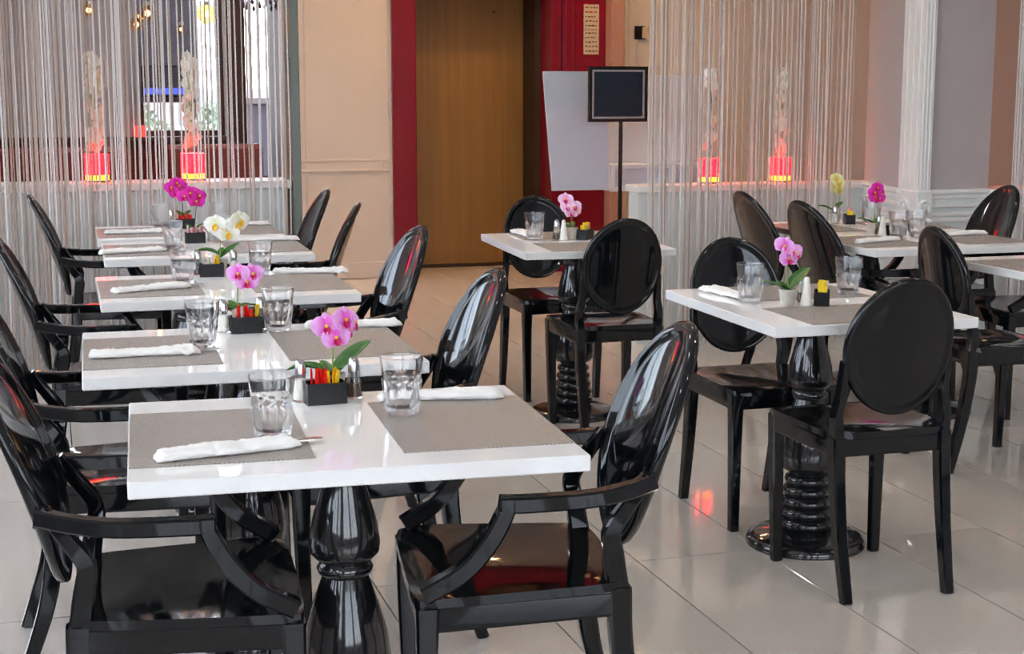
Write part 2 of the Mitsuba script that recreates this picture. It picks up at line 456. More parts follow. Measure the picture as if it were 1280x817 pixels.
def curtain(label, spans):
    key = thing('string_curtain', label, 'curtain', kind='stuff')
    a, b = [], []
    for s in spans:
        g = strings(*s)
        a += g[M_STRING]
        b += g[M_STRING2]
    put(key, 'strings', ply(cat(*a), M_STRING))
    if b:
        put(key, 'beige_strings', ply(cat(*b), M_STRING2), label='beige strings')
    xs = [s[0] for s in spans] + [s[1] for s in spans]
    put(key, 'rail', ply(cbox(min(xs) - .02, max(xs) + .02, spans[0][2] - .03, spans[0][2] + .05, CEIL - .03, CEIL - .002, .004), M_STEEL))


curtain('curtain of pale hanging strings before the lounge windows and the long row of tables',
        [(-.48, 1.14, YH - .08, .0205, 1, .80), (-.48, .60, YH - .13, .044, 2, .35), (-.48, .12, YH - .105, .024, 6, .15)])
curtain('curtain of pale hanging strings between lobby opening and corner pilaster',
        [(3.045, 4.255, YH - .08, .0195, 3, .80), (3.06, 4.24, YH - .13, .050, 4, .3)])
curtain('curtain of sheer strings at the very edge of the photo past the white pilaster wall', [(4.69, 5.5, 6.63, .013, 5, .8), (4.69, 5.5, 6.60, .019, 8, .5)])

# ================================================================== CHAIRS
def oval_back(hw, hh, zc, lean, y0, curve):
    """The medallion: a closed panel with a raised rim, leaning back and hollowed for the sitter."""
    rr = np.array([0, .15, .3, .45, .6, .72, .82, .87, .91, .955, .985, 1.0])
    th = np.array([.006, .006, .006, .006, .006, .006, .006, .0068, .011, .0125, .0095, .004])
    na = 56
    a = np.linspace(0, 2 * np.pi, na, endpoint=False)

    def surf(sign):
        V = []
        for r, t in zip(rr, th):
            x, z = hw * r * np.cos(a), zc + hh * r * np.sin(a)
            y = y0 - (z - .46) * lean + curve * (x / hw) ** 2 - .35 * curve
            V.append(np.c_[x, y + sign * t, z])
        return np.vstack(V)
    n = len(rr) * na
    V = np.vstack([surf(1), surf(-1)])
    g = np.array(grid_faces(len(rr), na, True))
    F = np.vstack([g, g[:, ::-1] + n])
    o = (len(rr) - 1) * na
    rim = []
    for j in range(na):
        k = (j + 1) % na
        rim += [(o + j, o + k, n + o + k), (o + j, n + o + k, n + o + j)]
    m = trimesh.Trimesh(V, np.vstack([F, rim]), process=True)
    m.update_faces(m.nondegenerate_faces())
    m.fix_normals()
    return m


def seat_mesh(wf, wb, yf, yb, zt, th, dish):
    n = 18
    u = np.linspace(-1, 1, n)
    U, Vv = np.meshgrid(u, u, indexing='ij')
    k = .06
    sx = U * (1 - k * Vv ** 6)
    sy = Vv * (1 - k * U ** 6)
    y = yb + (sy + 1) / 2 * (yf - yb)
    w = wb + (sy + 1) / 2 * (wf - wb)
    x = sx * w / 2
    z = zt - dish * (1 - U ** 2) * (1 - Vv ** 2) - .006 * np.maximum(0, (Vv - .7) / .3) ** 2
    top = np.c_[x.ravel(), y.ravel(), z.ravel()]
    bot = top.copy()
    bot[:, 2] -= th
    g = np.array(grid_faces(n, n))
    V = np.vstack([top, bot])
    N = n * n
    F = [g[:, ::-1] if False else g, g[:, ::-1] + N]
    edge = [i * n for i in range(n)] + [(n - 1) * n + j for j in range(1, n)] + [i * n + n - 1 for i in range(n - 2, -1, -1)] + [j for j in range(n - 2, 0, -1)]
    e = []
    for i in range(len(edge)):
        a, b = edge[i], edge[(i + 1) % len(edge)]
        e += [(a, a + N, b + N), (a, b + N, b)]
    m = trimesh.Trimesh(V, np.vstack(F + [np.array(e)]), process=False)
    m.fix_normals()
    return m


def chair_parts(arm):
    wf, wb = (.500, .405) if arm else (.392, .372)
    yf, yb = (.212, -.205) if arm else (.200, -.190)
    zt = .464
    hw, hh, zc = (.205, .224, .706) if arm else (.166, .192, .700)
    lean = .338 if arm else .17
    y0 = -.198 if arm else -.172
    sm = 35
    fx, bx = wf / 2 - .028, wb / 2 - .022
    parts = [('seat', seat_mesh(wf, wb, yf, yb, zt, .018, .012), 30)]
    ap = []
    for s in (-1, 1):
        ap.append(sweep([(s * (wf / 2 - .020), yf - .02, zt - .042), (s * (wb / 2 - .016), yb + .01, zt - .042)], .020, .052))
    ap.append(sweep([(-fx, yf - .018, zt - .042), (fx, yf - .018, zt - .042)], .020, .052, side=(0, 1, 0)))
    ap.append(sweep([(-bx, yb + .015, zt - .042), (bx, yb + .015, zt - .042)], .020, .052, side=(0, 1, 0)))
    parts.append(('apron', cat(*ap), 30))
    for s in (-1, 1):
        parts.append(('front_leg', sweep(spline([(s * fx, yf - .026, zt - .020), (s * fx, yf - .026, .30), (s * (fx - .005), yf - .034, .0)], 5), [.044, .036, .029], [.044, .037, .029]), 30))
    for s in (-1, 1):
        parts.append(('rear_leg', sweep(spline([(s * bx, yb + .018, zt - .014), (s * bx, yb + .012, .34), (s * (bx - .002), yb - .012, .18), (s * (bx - .006), yb - (.072 if arm else .052), .0)], 6),
                                        [.040, .034, .029], [.046, .042, .030]), 30))
    parts.append(('backrest', oval_back(hw, hh, zc, lean, y0, .034 if arm else .026), 40))
    for s in (-1, 1):
        zj = zc - hh * .30
        xj = hw * .945
        yj = y0 - (zj - .46) * lean + (.034 if arm else .026) * .58
        if arm:
            pts = [(s * bx, yb + .020, zt - .02), (s * (bx + .006), yb + .030, .515), (s * (xj + .002), yb + .036, .565), (s * (xj + .004), (yj + yb + .05) / 2, .610), (s * xj, yj, zj + .03)]
        else:
            pts = [(s * bx, yb + .018, zt - .02), (s * (bx + .004), yb + .018, .51), (s * (xj + .002), (yb + yj) / 2 + .012, .57), (s * xj, yj, zj + .02)]
        parts.append(('back_post', sweep(spline(pts, 6), [.030, .026, .020], [.042, .034, .026]), 35))
    if arm:
        for s in (-1, 1):
            zj = .655
            yj = y0 - (zj - .46) * lean + .034 * .64
            pts = [(s * hw * .985, yj - .005, zj + .004), (s * (hw + .020), yj + .055, .649), (s * (hw + .040), yj + .13, .643), (s * (hw + .046), .0, .641), (s * (hw + .043), .035, .641)]
            pts2 = [(s * (hw + .043), .035, .641), (s * (hw + .039), .068, .575), (s * (hw + .033), .118, .515), (s * (fx + .006), .190, .470)]
            p1, p2 = spline(pts, 6), spline(pts2, 7)
            path = np.vstack([p1[:-1], [p1[-1] + [0, .007, .004]], p2[1:]])
            parts.append(('armrest', sweep(path, [.030, .034, .036, .036, .036], [.030, .030, .030, .034, .034]), 30))
    return [(n, ply(m, M_BLACK, s)) for n, m, s in parts]


ARM, PLAIN = chair_parts(True), chair_parts(False)


def chair(x, y, deg, label, arm, group):
    key = thing('armchair' if arm else 'dining_chair', label, 'chair', group)
    for n, d in (ARM if arm else PLAIN):
        put(key, n, d, at(x, y, 0, deg))
    return key


GL = 'armchairs along the row of tables, facing away from the strings window'
# deg: 0 faces +y; -90 faces +x; 90 faces -x
CH = [
    (.212, 2.835, -94, True, 'glossy black oval-back armchair in the near corner, cut off by the picture edge', 'armchairs on the window side of the table row'),
    (.165, 3.80, -90, True, 'glossy black armchair just behind the near-corner armchair, second on the window side', 'armchairs on the window side of the table row'),
    (.185, 5.07, -90, True, 'glossy black armchair third on the window side of the table row', 'armchairs on the window side of the table row'),
    (.275, 6.90, -91, True, 'glossy black armchair on the window side, farthest back before the strings', 'armchairs on the window side of the table row'),
    (.845, 2.795, 82, True, 'large glossy black armchair with red glow in its seat, beside the nearest table', 'armchairs on the aisle side of the table row'),
    (.738, 3.74, 88, True, 'glossy black armchair with blue window reflections at the second table of the row', 'armchairs on the aisle side of the table row'),
    (.835, 4.96, 92, True, 'glossy black armchair on the aisle side at the third table, before the golden door', 'armchairs on the aisle side of the table row'),
    (.832, 6.10, 79, True, 'thin edge-on black chair back before the cream wall at the fourth table', 'armchairs on the aisle side of the table row'),
    (.850, 6.90, 88, True, 'black chair back before the cream wall at the farthest table of the row', 'armchairs on the aisle side of the table row'),
    (2.165, 6.48, 180, False, 'black oval-back chair facing us behind the small table by the golden door', 'armless chairs at the two single tables'),
    (2.13, 5.69, 0, False, 'black oval-back chair with its back to us at the small table near the strings', 'armless chairs at the two single tables'),
    (2.19, 4.39, 180, False, 'black oval-back chair facing us behind the table with the grey orchid pot', 'armless chairs at the two single tables'),
    (2.183, 3.745, 0, False, 'nearest armless black chair, back to us, at the table with the grey orchid pot', 'armless chairs at the two single tables'),
    (3.350, 6.21, -92, True, 'black chair before the strings with its brown-black back towards us, farther of two', 'chairs at the double table'),
    (3.330, 5.64, -88, True, 'black chair before the double table, nearer of the two backs turned to us', 'chairs at the double table'),
    (4.03, 6.25, 84, True, 'black rounded chair back before the white wall panel, beyond the double table', 'chairs at the double table'),
    (4.02, 5.58, 88, True, 'black armchair at the picture edge whose arm supports show under the double table', 'chairs at the double table'),
    (3.335, 4.80, -92, False, 'black armless chair with sabre legs at the picture edge behind the single table', None),
]
for x, y, dg, arm, lb, gr in CH:
    chair(x, y, dg, lb, arm, gr)

# ================================================================== TABLES
PROFILE = [(0, .715), (.115, .715), (.118, .706), (.115, .697), (.055, .690), (.044, .672), (.041, .645), (.052, .605), (.064, .560), (.069, .522), (.0665, .503), (.056, .492), (.045, .488),
           (.050, .482), (.055, .472), (.051, .462), (.044, .457), (.050, .440), (.066, .395), (.081, .340), (.0875, .290), (.086, .255), (.074, .238), (.056, .230), (.052, .224)]
for k in range(5):
    zc, r = .205 - k * .034, .060 + k * .0045
    PROFILE += [(r - .004, zc + .015), (r + .005, zc + .010), (r + .008, zc), (r + .005, zc - .010), (r - .004, zc - .016)]
PROFILE += [(.088, .046), (.120, .040), (.150, .034), (.168, .030), (.178, .022), (.182, .010), (.181, .0), (0, 0)]
D_PED = ply(lathe(PROFILE, 64), M_BLACK2, 50)
TOPT = .030


def table(x, y, deg, w, d, label, group, off=0.0):
    key = thing('dining_table', label, 'table', group)
    put(key, 'table_top', ply(cbox(-w / 2, w / 2, -d / 2, d / 2, .75 - TOPT, .75, .0022), M_TOP), at(x, y, 0, deg), 'white polished top')
    put(key, 'pedestal', D_PED, at(x + off, y, 0, deg), 'turned glossy black baluster pedestal')
    put(key, 'support_plate', ply(cbox(-.14, .14, -.14, .14, .712, .7205, .003), M_BLACKM), at(x + off, y, 0, deg))
    return key


def placemat(tx, ty, deg, lx, ly, w, d, label, group):
    single('placemat', ply(cbox(-w / 2, w / 2, -d / 2, d / 2, 0, .0022, .0007), M_MAT), label, 'placemat', group,
           T4().translate([tx, ty, .7502]).rotate([0, 0, 1], deg).translate([lx, ly, 0]))


R = math.degrees
W, D = .798, .655
TB = {
    'T1': (.514, 2.795, R(-.0553), W, D), 'T2': (.453, 3.768, R(-.024), W, D), 'T3': (.528, 4.99, R(-.004), W, D),
    'T4': (.585, 6.165, R(-.02), W, D), 'T5': (.583, 6.93, R(-.017), W, D),
    'T6': (2.184, 4.041, R(-.0168), .631, .798), 'T7': (2.109, 6.000, R(-.058), .631, .798),
    'T8': (3.535, 5.615, 0.0, W, .63), 'T8b': (3.60, 6.26, 0.0, .72, .63), 'T9': (3.66, 4.66, 0.0, W, .63)}
TL = {
    'T1': ('nearest white table of the row, with two tumblers and pink orchid', 'tables of the long row'),
    'T2': ('second white table from us in the row, right behind the nearest', 'tables of the long row'),
    'T3': ('third white table from us in the row, with white and yellow packets', 'tables of the long row'),
    'T4': ('fourth white table from us, pushed against the last table of the row', 'tables of the long row'),
    'T5': ('last white table of the row, close to the strings and half wall', 'tables of the long row'),
    'T6': ('nearer single white table with magenta-pink potted orchid, between two armless chairs', 'single white tables'),
    'T7': ('single white table before the golden lift door, between two armless chairs', 'single white tables'),
    'T8': ('nearer half of the double white table before the corner pilaster', None),
    'T8b': ('farther half of the double white table, close to the strings', None),
    'T9': ('white table cut off by the picture edge beside the sabre-legged chair', None)}
for k, (x, y, a, w, d) in TB.items():
    table(x, y, a, w, d, *TL[k], off={'T4': -.07, 'T8': .075, 'T8b': .06, 'T9': .13}.get(k, 0.0))


def on(t, lx, ly, z=.75, deg=0.0):
    x, y, a = TB[t][:3]
    c, s = math.cos(math.radians(a)), math.sin(math.radians(a))
    return at(x + c * lx - s * ly, y + s * lx + c * ly, z, a + deg)


TN = {'T1': 'nearest row table', 'T2': 'second row table', 'T3': 'third row table', 'T4': 'fourth row table', 'T5': 'last row table',
      'T6': 'single table with potted orchid', 'T7': 'single table by the lift door', 'T8': 'nearer half of double table', 'T8b': 'farther half of double table', 'T9': 'table cut by the picture edge'}
for t in ('T1', 'T2', 'T3', 'T4', 'T5', 'T8', 'T8b', 'T9'):
    x, y, a = TB[t][:3]
    for s, nm in ((-1, 'window-side'), (1, 'aisle-side')):
        if t in ('T8', 'T8b', 'T9'):
            nm = {-1: 'strings-side', 1: 'far-side'}[s]
        placemat(x, y, a, s * .237, -.018, .318, .44, f'grey-beige woven placemat on the {nm} end of the {TN[t]}', 'woven placemats')
for t in ('T6', 'T7'):
    x, y, a = TB[t][:3]
    for s, nm in ((-1, 'near'), (1, 'back')):
        placemat(x, y, a, 0.02, s * .232, .44, .318, f'grey-beige woven placemat on the {nm} end of the {TN[t]}', 'woven placemats')

# ================================================================== TUMBLERS
def tumbler():
    na = 60
    a = np.linspace(0, 2 * np.pi, na, endpoint=False)
    H = .116
    outer = [(.0, .0, 0), (.026, .0, 0), (.0315, .003, .4), (.0325, .008, .8), (.034, .020, 1), (.0362, .040, 1), (.0382, .058, 1), (.0392, .066, .7), (.0398, .071, .2), (.0390, .074, 0), (.0398, .085, 0), (.0428, .108, 0), (.0436, H - .001, 0), (.0430, H, 0)]
    inner = [(.0420, H, 0), (.0414, H - .001, 0), (.0406, .108, 0), (.0376, .085, 0), (.0364, .070, 0), (.0335, .045, 0), (.0305, .022, 0), (.026, .0145, 0), (.014, .0125, 0), (0, .012, 0)]
    rings = outer + inner
    V = []
    seg = 2 * np.pi / 10
    loc = (a + seg / 2) % seg - seg / 2
    flat = math.cos(seg / 2) / np.cos(loc)          # ten flat flutes with sharp ridges
    for r, z, f in rings:
        rr = r * (1 - f + f * (flat * 1.045 - .050 * f * np.cos(loc / seg * np.pi) ** 2))
        V.append(np.c_[rr * np.cos(a), rr * np.sin(a), np.full(na, z)])
    m = trimesh.Trimesh(np.vstack(V), grid_faces(len(rings), na, True), process=True)
    m.update_faces(m.nondegenerate_faces())
    m.fix_normals()
    return m


D_GLASS = ply(tumbler(), M_GLASS, 22)
GLASSES = [
    ('T1', -.138, -.066, 'clear fluted tumbler behind the napkin on the nearest row table'),
    ('T1', .130, .082, 'clear fluted tumbler on the aisle-side placemat of the nearest row table'),
    ('T2', -.108, .002, 'clear fluted tumbler at the end of the napkin on the second row table'),
    ('T2', .104, .200, 'clear fluted tumbler beside the black caddy on the second row table'),
    ('T3', -.125, .020, 'clear fluted tumbler behind the napkin on the third row table'),
    ('T3', .150, .200, 'clear fluted tumbler half hidden by the pink orchid on the third row table'),
    ('T4', -.130, -.06, 'clear fluted tumbler beside the napkin on the fourth row table'),
    ('T4', .085, .205, 'clear fluted tumbler under the white flowers on the fourth row table'),
    ('T5', -.115, .10, 'clear fluted tumbler before the strings beside the red caddy on the last row table'),
    ('T5', .150, .14, 'clear fluted tumbler before the half wall behind the white flowers on the last row table'),
    ('T6', -.176, .065, 'tall clear tumbler beside the napkin on the single table with potted orchid'),
    ('T6', .19, .13, 'clear tumbler partly behind the nearest armless chair'),
    ('T7', -.155, .07, 'clear tumbler on the single table by the lift door'),
    ('T8', -.075, .05, 'clear tumbler nearer the napkin on the nearer half of the double table'),
    ('T8', .045, .10, 'second clear tumbler, beside the first, on the nearer half of the double table'),
    ('T8b', .09, .03, 'clear tumbler on the farther half of the double table, beside the caddy'),
    ('T8b', .20, .19, 'clear tumbler farthest back on the double table'),
]
for t, x, y, lb in GLASSES:
    single('tumbler', D_GLASS, lb, 'glass', 'clear fluted tumblers', on(t, x, y, .7526, random.uniform(0, 40)))

# ================================================================== NAPKINS
def napkin_mesh(L, seed, w0=.022, w1=.036, h=.018):
    nu, nv = 56, 36
    r = np.random.default_rng(seed)
    V = []
    ph = r.uniform(0, 6)
    for i in range(nu):
        u = i / (nu - 1)
        k = min(1, (u / .03) ** .5) if u < .03 else 1.0
        ke = min(1, ((1 - u) / .06) ** .7) if u > .94 else 1.0
        hw = (w0 + (w1 - w0) * u + .0028 * math.sin(9 * u + ph)) * (.62 + .38 * k) * (.72 + .28 * ke)
        hh = h * (.55 + .45 * k) * (.30 + .70 * ke) * (.92 + .12 * math.sin(7 * u + 2 * ph))
        for j in range(nv):
            a = 2 * math.pi * j / nv
            spiral = 1 + .13 * (((a + 2.1) % (2 * math.pi)) / (2 * math.pi)) - .06
            ca, sa = math.cos(a), math.sin(a)
            V.append((u * L - L / 2, hw * spiral * math.copysign(abs(ca) ** .8, ca), hh / 2 + hh / 2 * spiral * math.copysign(abs(sa) ** .75, sa)))
    V = np.array(V)
    n1 = meshkit.fbm(V * [38, 75, 75] + seed * 3.1, 3, seed) - .5
    n2 = meshkit.noise(V * [110, 180, 180] + seed, seed + 9) - .5
    crease = np.abs(np.sin(V[:, 1] * 165 + V[:, 0] * 14 + 3 * n1)) - .5
    V[:, 2] += (n1 * .012 + n2 * .004 + crease * .0036 + (.25 - np.abs(n1)) * .010 - .002) * np.clip(V[:, 2] / .006, 0, 1)
    V[:, 1] += n1 * .0085
    V[:, 2] = np.maximum(V[:, 2], .0)
    F = grid_faces(nu, nv, True)
    V = np.vstack([V, V[:nv].mean(0), V[-nv:].mean(0)])
    for j in range(nv):
        F += [(nu * nv, (j + 1) % nv, j), (nu * nv + 1, (nu - 1) * nv + j, (nu - 1) * nv + (j + 1) % nv)]
    m = trimesh.Trimesh(V, F, process=False)
    m.fix_normals()
    return m


NAPM = [ply(napkin_mesh(.262, s), M_PAPER, 50) for s in (1, 2, 3)]
NAPS = [  # table, local x, y, angle, variant, label
    ('T1', -.226, -.168, 16, 0, 'rolled white paper napkin on the window-side placemat of the nearest row table'),
    ('T1', .232, .207, -5, 1, 'rolled white paper napkin behind the tumbler on the aisle side of the nearest row table'),
    ('T2', -.252, -.080, 4, 2, 'rolled white paper napkin on the window-side placemat of the second row table'),
    ('T2', .310, .225, -4, 0, 'rolled white paper napkin behind pink blooms on aisle side of second row table'),
    ('T3', -.235, -.085, 20, 1, 'rolled white paper napkin on the window-side placemat of the third row table'),
    ('T3', .325, .215, -9, 2, 'rolled white paper napkin on the aisle side of the third row table'),
    ('T4', -.29, -.115, 18, 0, 'rolled white paper napkin on the window side of the fourth row table'),
    ('T4', .28, .21, -4, 1, 'rolled white paper napkin on the aisle side of the fourth row table'),
    ('T5', -.235, -.07, 6, 2, 'rolled white paper napkin on the window side of the last row table'),
    ('T5', .27, .20, -4, 0, 'rolled white paper napkin on the aisle side of the last row table'),
    ('T6', -.185, .215, 96, 1, 'rolled white paper napkin beside the tumbler on the table with potted orchid'),
    ('T7', -.150, .255, 92, 2, 'rolled white paper napkin behind the tumbler on the table by the lift door'),
    ('T8', -.235, -.05, 22, 0, 'rolled white paper napkin at the corner of the nearer half of the double table'),
    ('T8', .27, .10, 8, 1, 'rolled white paper napkin on the far side of the double table before the rounded chair'),
    ('T8b', .30, .05, 4, 2, 'rolled white paper napkin on the farther half of the double table'),
]
# knife ends that peep out of the open end of a roll
knife = cat(sweep(spline([(-.055, 0, .0), (.0, 0, .001), (.05, 0, .0), (.062, 0, 0)], 5), [.013, .017, .020, .006], [.004, .004, .0035, .002], side=(0, 1, 0)))
D_KNIFE = ply(knife, M_STEEL, 40)
for i, (t, x, y, dg, v, lb) in enumerate(NAPS):
    z = .7526
    single('napkin', NAPM[v], lb, 'napkin', 'rolled paper napkins', on(t, x, y, z, dg))
    if i in (0, 2, 4):
        c, s = math.cos(math.radians(dg)), math.sin(math.radians(dg))
        single('knife', D_KNIFE, f'steel knife end peeping out of the napkin on the {TN[t]}', 'cutlery', 'knife ends in the napkins', on(t, x + .118 * c, y + .118 * s, z + .0065, dg))

# ================================================================== CADDIES AND PACKETS
cad = boxdiff((-.041, .041, -.023, .023, 0, .044), [(-.0385, .0385, -.0205, .0205, .003, .06)])
D_CAD = ply(cad, M_BLACKM)
scene['mat_caddy'] = scene[M_BLACKM]
pk = []
for s in (0, 1, 2):
    v, f = [], grid_faces(7, 5)
    for i in range(7):
        for j in range(5):
            u, w = i / 6 - .5, j / 4
            v.append((u * .033, .0022 * math.cos(u * math.pi) * math.sin(w * math.pi) + .0012 * math.sin(5 * u + s), w * .052))
    v = np.array(v)
    back = v * [1, -1, 1]
    n = len(v)
    m = trimesh.Trimesh(np.vstack([v, back]), np.vstack([np.array(f), np.array(f)[:, ::-1] + n]), process=True)
    m.fix_normals()
    pk.append(m)
D_PK = {c: [ply(m, PKT[c], 40) for m in pk] for c in PKT}
CADS = [  # table, x, y, deg, colours in order along the box, label tail
    ('T1', -.005, .232, 6, ['red'] * 9 + ['yellow'] * 5),
    ('T2', .020, .215, 2, ['white', 'red', 'white', 'red', 'red', 'red', 'yellow']),
    ('T3', -.012, .235, -4, ['white'] * 7 + ['yellow'] * 4),
    ('T4', -.022, .225, 2, ['white', 'pink', 'white', 'pink', 'pink', 'white', 'pink']),
    ('T5', .000, .13, 2, ['red'] * 8),
    ('T6', .002, -.055, 62, ['yellow', 'yellow', 'yellow', 'white']),
    ('T7', .065, .055, 50, ['yellow', 'yellow', 'white', 'yellow']),
    ('T8', .005, .20, -2, ['yellow', 'yellow', 'pink', 'pink', 'white', 'pink']),
    ('T8b', .03, .12, 70, ['yellow', 'yellow', 'pink', 'pink']),
]
for t, x, y, dg, cols in CADS:
    single('packet_caddy', D_CAD, f'black sugar packet caddy on the {TN[t]}', 'caddy', 'black caddies', on(t, x, y, .7503, dg))
    n = len(cols)
    for i, c in enumerate(cols):
        q = -.0275 + .055 * i / max(1, n - 1)
        th = math.radians(dg)
        lx, ly = x + q * math.cos(th), y + q * math.sin(th) + random.uniform(-.003, .003)
        # packets stand on edge across the box, fanned a little
        T = on(t, lx, ly, .7545, dg + 66 + random.uniform(-10, 10)) @ T4().rotate([1, 0, 0], random.uniform(-7, 7)).rotate([0, 1, 0], random.uniform(-6, 6)).scale([.74, 1, 1.12 + random.uniform(-.05, .24)])
        single('sugar_packet', D_PK[c][i % 3], f'{c} paper packet in the black caddy on the {TN[t]}', 'sugar packet', f'{c} packets on the {TN[t]}', T)

# ================================================================== SHAKERS
sh_body = [(0, 0), (.0165, 0), (.0178, .003), (.0175, .010), (.0150, .034), (.0118, .058), (.0112, .060), (0, .060)]
sh_fill = [(0, .004), (.0152, .004), (.0150, .010), (.0133, .030), (.0115, .046), (0, .046)]
sh_cap = [(0, .088), (.0045, .0872), (.0085, .0835), (.0108, .077), (.0116, .068), (.0124, .060), (.0124, .0575), (.0, .0575)]
D_SHB = ply(lathe(sh_body, 28), M_GLASS, 40)
D_SALT, D_PEP = ply(lathe(sh_fill, 24), M_SALT, 40), ply(lathe([(r, z * .62 + .0015) for r, z in sh_fill], 24), M_PEPPER, 40)
D_CAPM = ply(lathe(sh_cap, 28), M_STEEL, 40)
D_CER = ply(lathe([(0, 0), (.0175, 0), (.0188, .003), (.0172, .016), (.0130, .042), (.0095, .066), (.0088, .076), (.0065, .084), (0, .0865)], 32), M_SALT, 50)
SH = [('T1', -.052, .262, 's'), ('T1', .060, .268, 'p'), ('T2', -.036, .232, 's'), ('T2', .064, .262, 'p'), ('T3', -.055, .275, 'p'), ('T3', .068, .275, 's'),
      ('T4', .045, .26, 's'), ('T5', -.06, .17, 'p'), ('T6', -.052, -.062, 'c'), ('T6', -.038, -.010, 'p'), ('T7', -.040, .022, 'c'), ('T7', -.068, .032, 'p'),
      ('T8', -.052, .215, 'c'), ('T8', -.045, .255, 'p'), ('T8b', -.04, .13, 's')]
for t, x, y, k in SH:
    if k == 'c':
        single('salt_shaker', D_CER, f'white cone-shaped salt shaker on the {TN[t]}', 'shaker', 'white cone shakers', on(t, x, y, .7526 if t in ('T6', 'T7') else .7503))
        continue
    nm = {'s': 'salt', 'p': 'pepper'}[k]
    key = thing(f'{nm}_shaker', f'small glass {nm} shaker with steel cap on the {TN[t]}', 'shaker', 'glass shakers with steel caps')
    T = on(t, x, y, .7526 if t in ('T6', 'T7') else .7503)
    put(key, 'body', D_SHB, T)
    put(key, 'filling', D_SALT if k == 's' else D_PEP, T)
    put(key, 'cap', D_CAPM, T, 'domed steel cap')

# ================================================================== ORCHIDS
def petal(L, Wd, cup=.2, curl=.15, nu=11, nv=7):
    V, UV = [], []
    for i in range(nu):
        u = i / (nu - 1)
        wd = Wd / 2 * math.sin(math.pi * min(.985, .05 + .935 * u) ** .85) ** .55
        for j in range(nv):
            v = j / (nv - 1) * 2 - 1
            V.append((v * wd, u * L, cup * L * (u ** 2) * .35 - curl * Wd * (v * v) * .3))
            UV.append((v * .5 + .5, u))
    return np.array(V), np.array(UV), np.array(grid_faces(nu, nv))


def blossom(scale=1.0, seed=0):
    """Petals of a moth orchid facing +z (local): (petal mesh + uv, lip mesh, column mesh)."""
    r = np.random.default_rng(seed)
    Vs, UVs, Fs, n = [], [], [], 0
    spec = [(90, .0225, .017, -.02), (218, .022, .016, -.02), (322, .022, .016, -.02), (10, .0255, .031, .01), (170, .0255, .031, .01)]
    for ang, L, Wd, dz in spec:
        V, UV, F = petal(L, Wd, cup=r.uniform(.05, .4), curl=r.uniform(.1, .35))
        a = math.radians(ang - 90 + r.uniform(-6, 6))
        Rm = np.array([[math.cos(a), -math.sin(a), 0], [math.sin(a), math.cos(a), 0], [0, 0, 1]])
        V = V @ Rm.T + [0, 0, dz * .1]
        Vs.append(V * scale)
        UVs.append(UV)
        Fs.append(F + n)
        n += len(V)
    lipV, _, lipF = petal(.013, .012, cup=-.2, curl=-.8)
    lipV = lipV * [1, -1, 1] + [0, -.001, .003]
    col = trimesh.creation.icosphere(1, .0032)
    col.apply_translation([0, 0, .004])
    return (trimesh.Trimesh(np.vstack(Vs), np.vstack(Fs), process=False), np.vstack(UVs), trimesh.Trimesh(lipV * scale, lipF, process=False), trimesh.Trimesh(col.vertices * scale, col.faces, process=False))


def leaf_mesh(L, Wd, droop, seed=0):
    nu, nv = 14, 5
    V = []
    for i in range(nu):
        u = i / (nu - 1)
        wd = Wd / 2 * (math.sin(math.pi * min(.985, .08 + .9 * u)) ** .6)
        z = L * (.55 * u - droop * u * u)
        for j in range(nv):
            v = j / (nv - 1) * 2 - 1
            V.append((v * wd, u * L * .9, z + abs(v) * wd * .35))
    V = np.array(V)
    bot = V - [0, 0, .0014]
    F = np.array(grid_faces(nu, nv))
    N = len(V)
    edge = [i * nv for i in range(nu)] + [(nu - 1) * nv + j for j in range(1, nv)] + [i * nv + nv - 1 for i in range(nu - 2, -1, -1)] + [j for j in range(nv - 2, 0, -1)]
    e = []
    for i in range(len(edge)):
        a, b = edge[i], edge[(i + 1) % len(edge)]
        e += [(a, a + N, b + N), (a, b + N, b)]
    m = trimesh.Trimesh(np.vstack([V, bot]), np.vstack([F, F[:, ::-1] + N, np.array(e)]), process=False)
    m.fix_normals()
    return m


BL = {}
for nm, pm, lm, ym in (('pink', M_PINK, M_LIP, M_LIPY), ('magenta', M_MAGENTA, M_LIP, M_LIPY), ('palepink', M_PALEPINK, M_LIP, M_LIPY), ('white', M_PETALW, M_LIPY, M_LIPY), ('cream', M_PETALY, M_LIPY, M_LIPY)):
    BL[nm] = []
    for s in (1, 2, 3):
        p, uv, l, c = blossom(1.28, s)
        BL[nm].append((ply(p, pm, True, uv=uv), ply(l, lm, True), ply(c, ym, True)))
D_LEAF = [ply(leaf_mesh(L_, w_, d_), M_LEAF, 40) for L_, w_, d_ in ((.075, .032, .25), (.085, .036, .45), (.06, .026, .1), (.085, .036, .05))]
D_POT = ply(lathe([(0, .0), (.019, .0), (.0205, .002), (.0272, .048), (.0275, .0505), (.0252, .0505), (.0240, .044), (0, .044)], 36), M_CONCRETE, 40)
D_SOIL = ply(lathe([(0, .0465), (.012, .0460), (.0246, .0430), (0, .0425)], 20), M_SOIL, 40)


def face(pos, direction, s, roll=0.0):
    """Blossom transform: local +z looks along direction, local +y stays up."""
    d = np.array(direction, float)
    d /= np.linalg.norm(d)
    x = np.cross([0, 0, 1.0], d)
    x /= np.linalg.norm(x)
    y = np.cross(d, x)
    m = np.eye(4)
    m[:3, 0], m[:3, 1], m[:3, 2], m[:3, 3] = x, y, d, pos
    return T4(m.tolist()) @ T4().rotate([0, 0, 1], float(roll)).scale(float(s))


